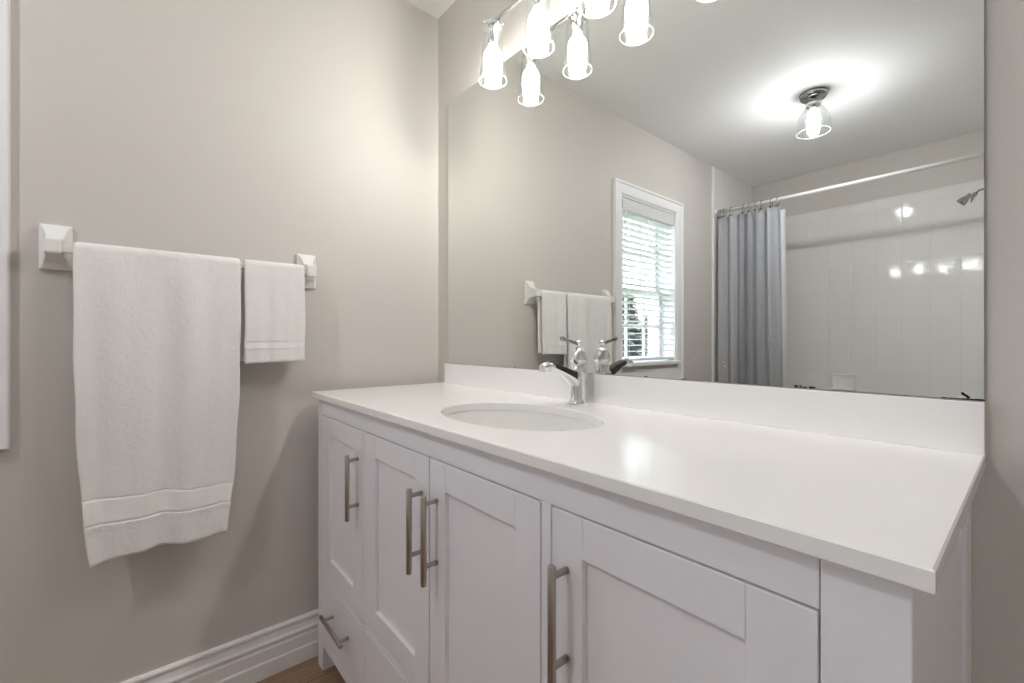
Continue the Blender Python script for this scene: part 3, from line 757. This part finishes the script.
place = ['at the wall end of the rod', 'second from the wall end of the rod', 'third from the wall end of the rod', 'fourth from the wall end of the rod', 'just left of the middle of the grey curtain',
         'just right of the middle of the grey curtain', 'fourth from the open edge of the curtain', 'third from the open edge of the curtain', 'second from the open edge of the curtain', 'at the open edge of the curtain']
for k, x in enumerate(rxs):
    if ring0 is None:
        b = new(); N = 24; pts = []
        for q in range(N + 1):
            a = PI * 0.5 + 2 * PI * q / N * 0.93
            pts.append((0.0, 0.021 * math.cos(a), -0.012 + 0.031 * math.sin(a)))
        tube(b, pts, 0.0022, 8)
        lathe(b, [(0.002, 0.0), (0.007, 0.0005), (0.009, 0.002), (0.007, 0.0045), (0.002, 0.0055)], (0, 0.024, -0.047), (0, 1, 0), 14)
        me_o = obj('curtain_ring', b, M['dchrome']); ring0 = me_o; r = me_o
    else:
        r = ring0.copy(); C.objects.link(r)
    r.location = (x, RY, RZr + 0.0)
    tag(r, 'dark metal curtain ring ' + place[k], 'curtain ring', 'rings holding the shower curtain')

# bathtub
tb = thing('bathtub', 'white alcove bathtub behind the grey shower curtain', 'bathtub', (0.765, -2.83, 0))
b = new(); x0, x1, y0, y1, zt = 0.010, AX - 0.010, YB + 0.010, -2.556, 0.46
def rr_ring(cx_, cy_, hx, hy, rad, z, n=10):
    out = []
    for qx, qy, a0 in ((1, 1, 0), (-1, 1, PI / 2), (-1, -1, PI), (1, -1, 1.5 * PI)):
        for k in range(n + 1):
            a = a0 + PI / 2 * k / n
            out.append(b.verts.new((cx_ + qx * (hx - rad) + rad * math.cos(a), cy_ + qy * (hy - rad) + rad * math.sin(a), z)))
    return out
cx_, cy_ = (x0 + x1) / 2, (y0 + y1) / 2; hx, hy = (x1 - x0) / 2, (y1 - y0) / 2
R_ = [rr_ring(cx_, cy_, hx, hy, 0.004, 0.0), rr_ring(cx_, cy_, hx, hy, 0.004, zt - 0.01), rr_ring(cx_, cy_, hx - .006, hy - .006, 0.006, zt), rr_ring(cx_, cy_, hx - .07, hy - .06, 0.10, zt),
      rr_ring(cx_, cy_, hx - .085, hy - .075, 0.11, zt - .02), rr_ring(cx_, cy_, hx - .13, hy - .10, 0.12, zt - .28), rr_ring(cx_, cy_, hx - .20, hy - .15, 0.10, zt - .37)]
for A, B in zip(R_, R_[1:]):
    for k in range(len(A)):
        f = b.faces.new((A[k], A[(k + 1) % len(A)], B[(k + 1) % len(A)], B[k])); f.smooth = False
b.faces.new(R_[-1]); b.faces.new(list(reversed(R_[0])))
obj('tub_shell', b, M['ceramic'], tb)

# soap dish on the back wall
sd = thing('soap_dish', 'small white ceramic soap dish on the tiled wall above the tub', 'soap dish', (0.675, YB + 0.009, 0.79))
yb_ = YB + 0.009; b = new()
for (a0, a1, c0, c1) in ((0.600, 0.750, 0.820, 0.834), (0.600, 0.614, 0.752, 0.820), (0.736, 0.750, 0.752, 0.820)):
    box(b, a0, a1, yb_, yb_ + 0.018, c0, c1, 0.004)
box(b, 0.612, 0.738, yb_, yb_ + 0.004, 0.752, 0.822)
obj('frame', b, M['ceramic'], sd)
obj('tray', box(new(), 0.600, 0.750, yb_, yb_ + 0.062, 0.737, 0.752, 0.005), M['ceramic'], sd)

# shower head from the alcove's right wall
sh = thing('wall_shower', 'small chrome shower head on a short arm near the right edge of the mirror', 'shower', (AX, -2.83, 1.98))
b = new(); tube(b, [(AX - 0.009, -2.83, 1.972), (1.44, -2.83, 1.980), (1.39, -2.83, 1.974), (1.372, -2.83, 1.954)], 0.0062, 12)
lathe(b, [(0.028, 0.0), (0.027, 0.005), (0.012, 0.012)], (AX - 0.009, -2.83, 1.972), (-1, 0, 0), 24)
obj('shower_arm', b, M['shower_metal'], sh)
b = new(); lathe(b, [(0.011, -0.012), (0.013, 0.0), (0.012, 0.010), (0.017, 0.018), (0.023, 0.036), (0.0245, 0.048), (0.0245, 0.054), (0.021, 0.056)], (1.370, -2.83, 1.953), (-0.72, 0.0, -0.70), 28)
obj('spray_head', b, M['shower_metal'], sh)

# ------------------------------------------------------------------ outside the window
g = obj('lawn', box(new(), -60, 60, -60, 20, -3.3, -3.2), M['grass']); g['kind'] = 'structure'; g.name = 'ground'
def conifer(x, y, h, r, label, seed):
    rnd = random.Random(seed); t = thing('conifer_tree', label, 'tree', (x, y, -3.2), 'evergreens outside the window')
    b = new(); tube(b, [(x, y, -3.2), (x, y, -3.2 + h * .95)], [0.16, 0.02], 8); obj('trunk', b, M['bark'], t)
    b = new()
    for k in range(2600):
        q = rnd.random() ** 0.75; z = -3.2 + 0.6 + (h - 0.6) * q; rad = r * (1 - q) * (0.35 + 0.65 * rnd.random()) + 0.05; a = rnd.random() * 2 * PI
        c = Vector((x + rad * math.cos(a), y + rad * math.sin(a), z - rad * 0.25)); s = 0.22 + 0.2 * rnd.random()
        d = Vector((math.cos(a), math.sin(a), -0.35)).normalized(); n = Vector((-math.sin(a), math.cos(a), rnd.uniform(-.6, .6))).normalized()
        b.faces.new([b.verts.new(c - d * s), b.verts.new(c + n * s * .35), b.verts.new(c + d * s), b.verts.new(c - n * s * .35)])
    obj('foliage', b, M['leaf'], t)
conifer(-8.0, -12.6, 6.1, 1.5, 'dark evergreen tree seen low at the near side of the window blind', 1)
conifer(-12.0, -20.3, 5.6, 2.2, 'evergreen tree farther off between two nearer ones beyond the blind', 2)
conifer(-7.8, -16.3, 5.7, 1.5, 'dark evergreen tree seen low at the far side of the window blind', 3)
conifer(-19.0, -28.5, 6.2, 3.2, 'wide distant evergreen tree behind the others beyond the blind', 4)
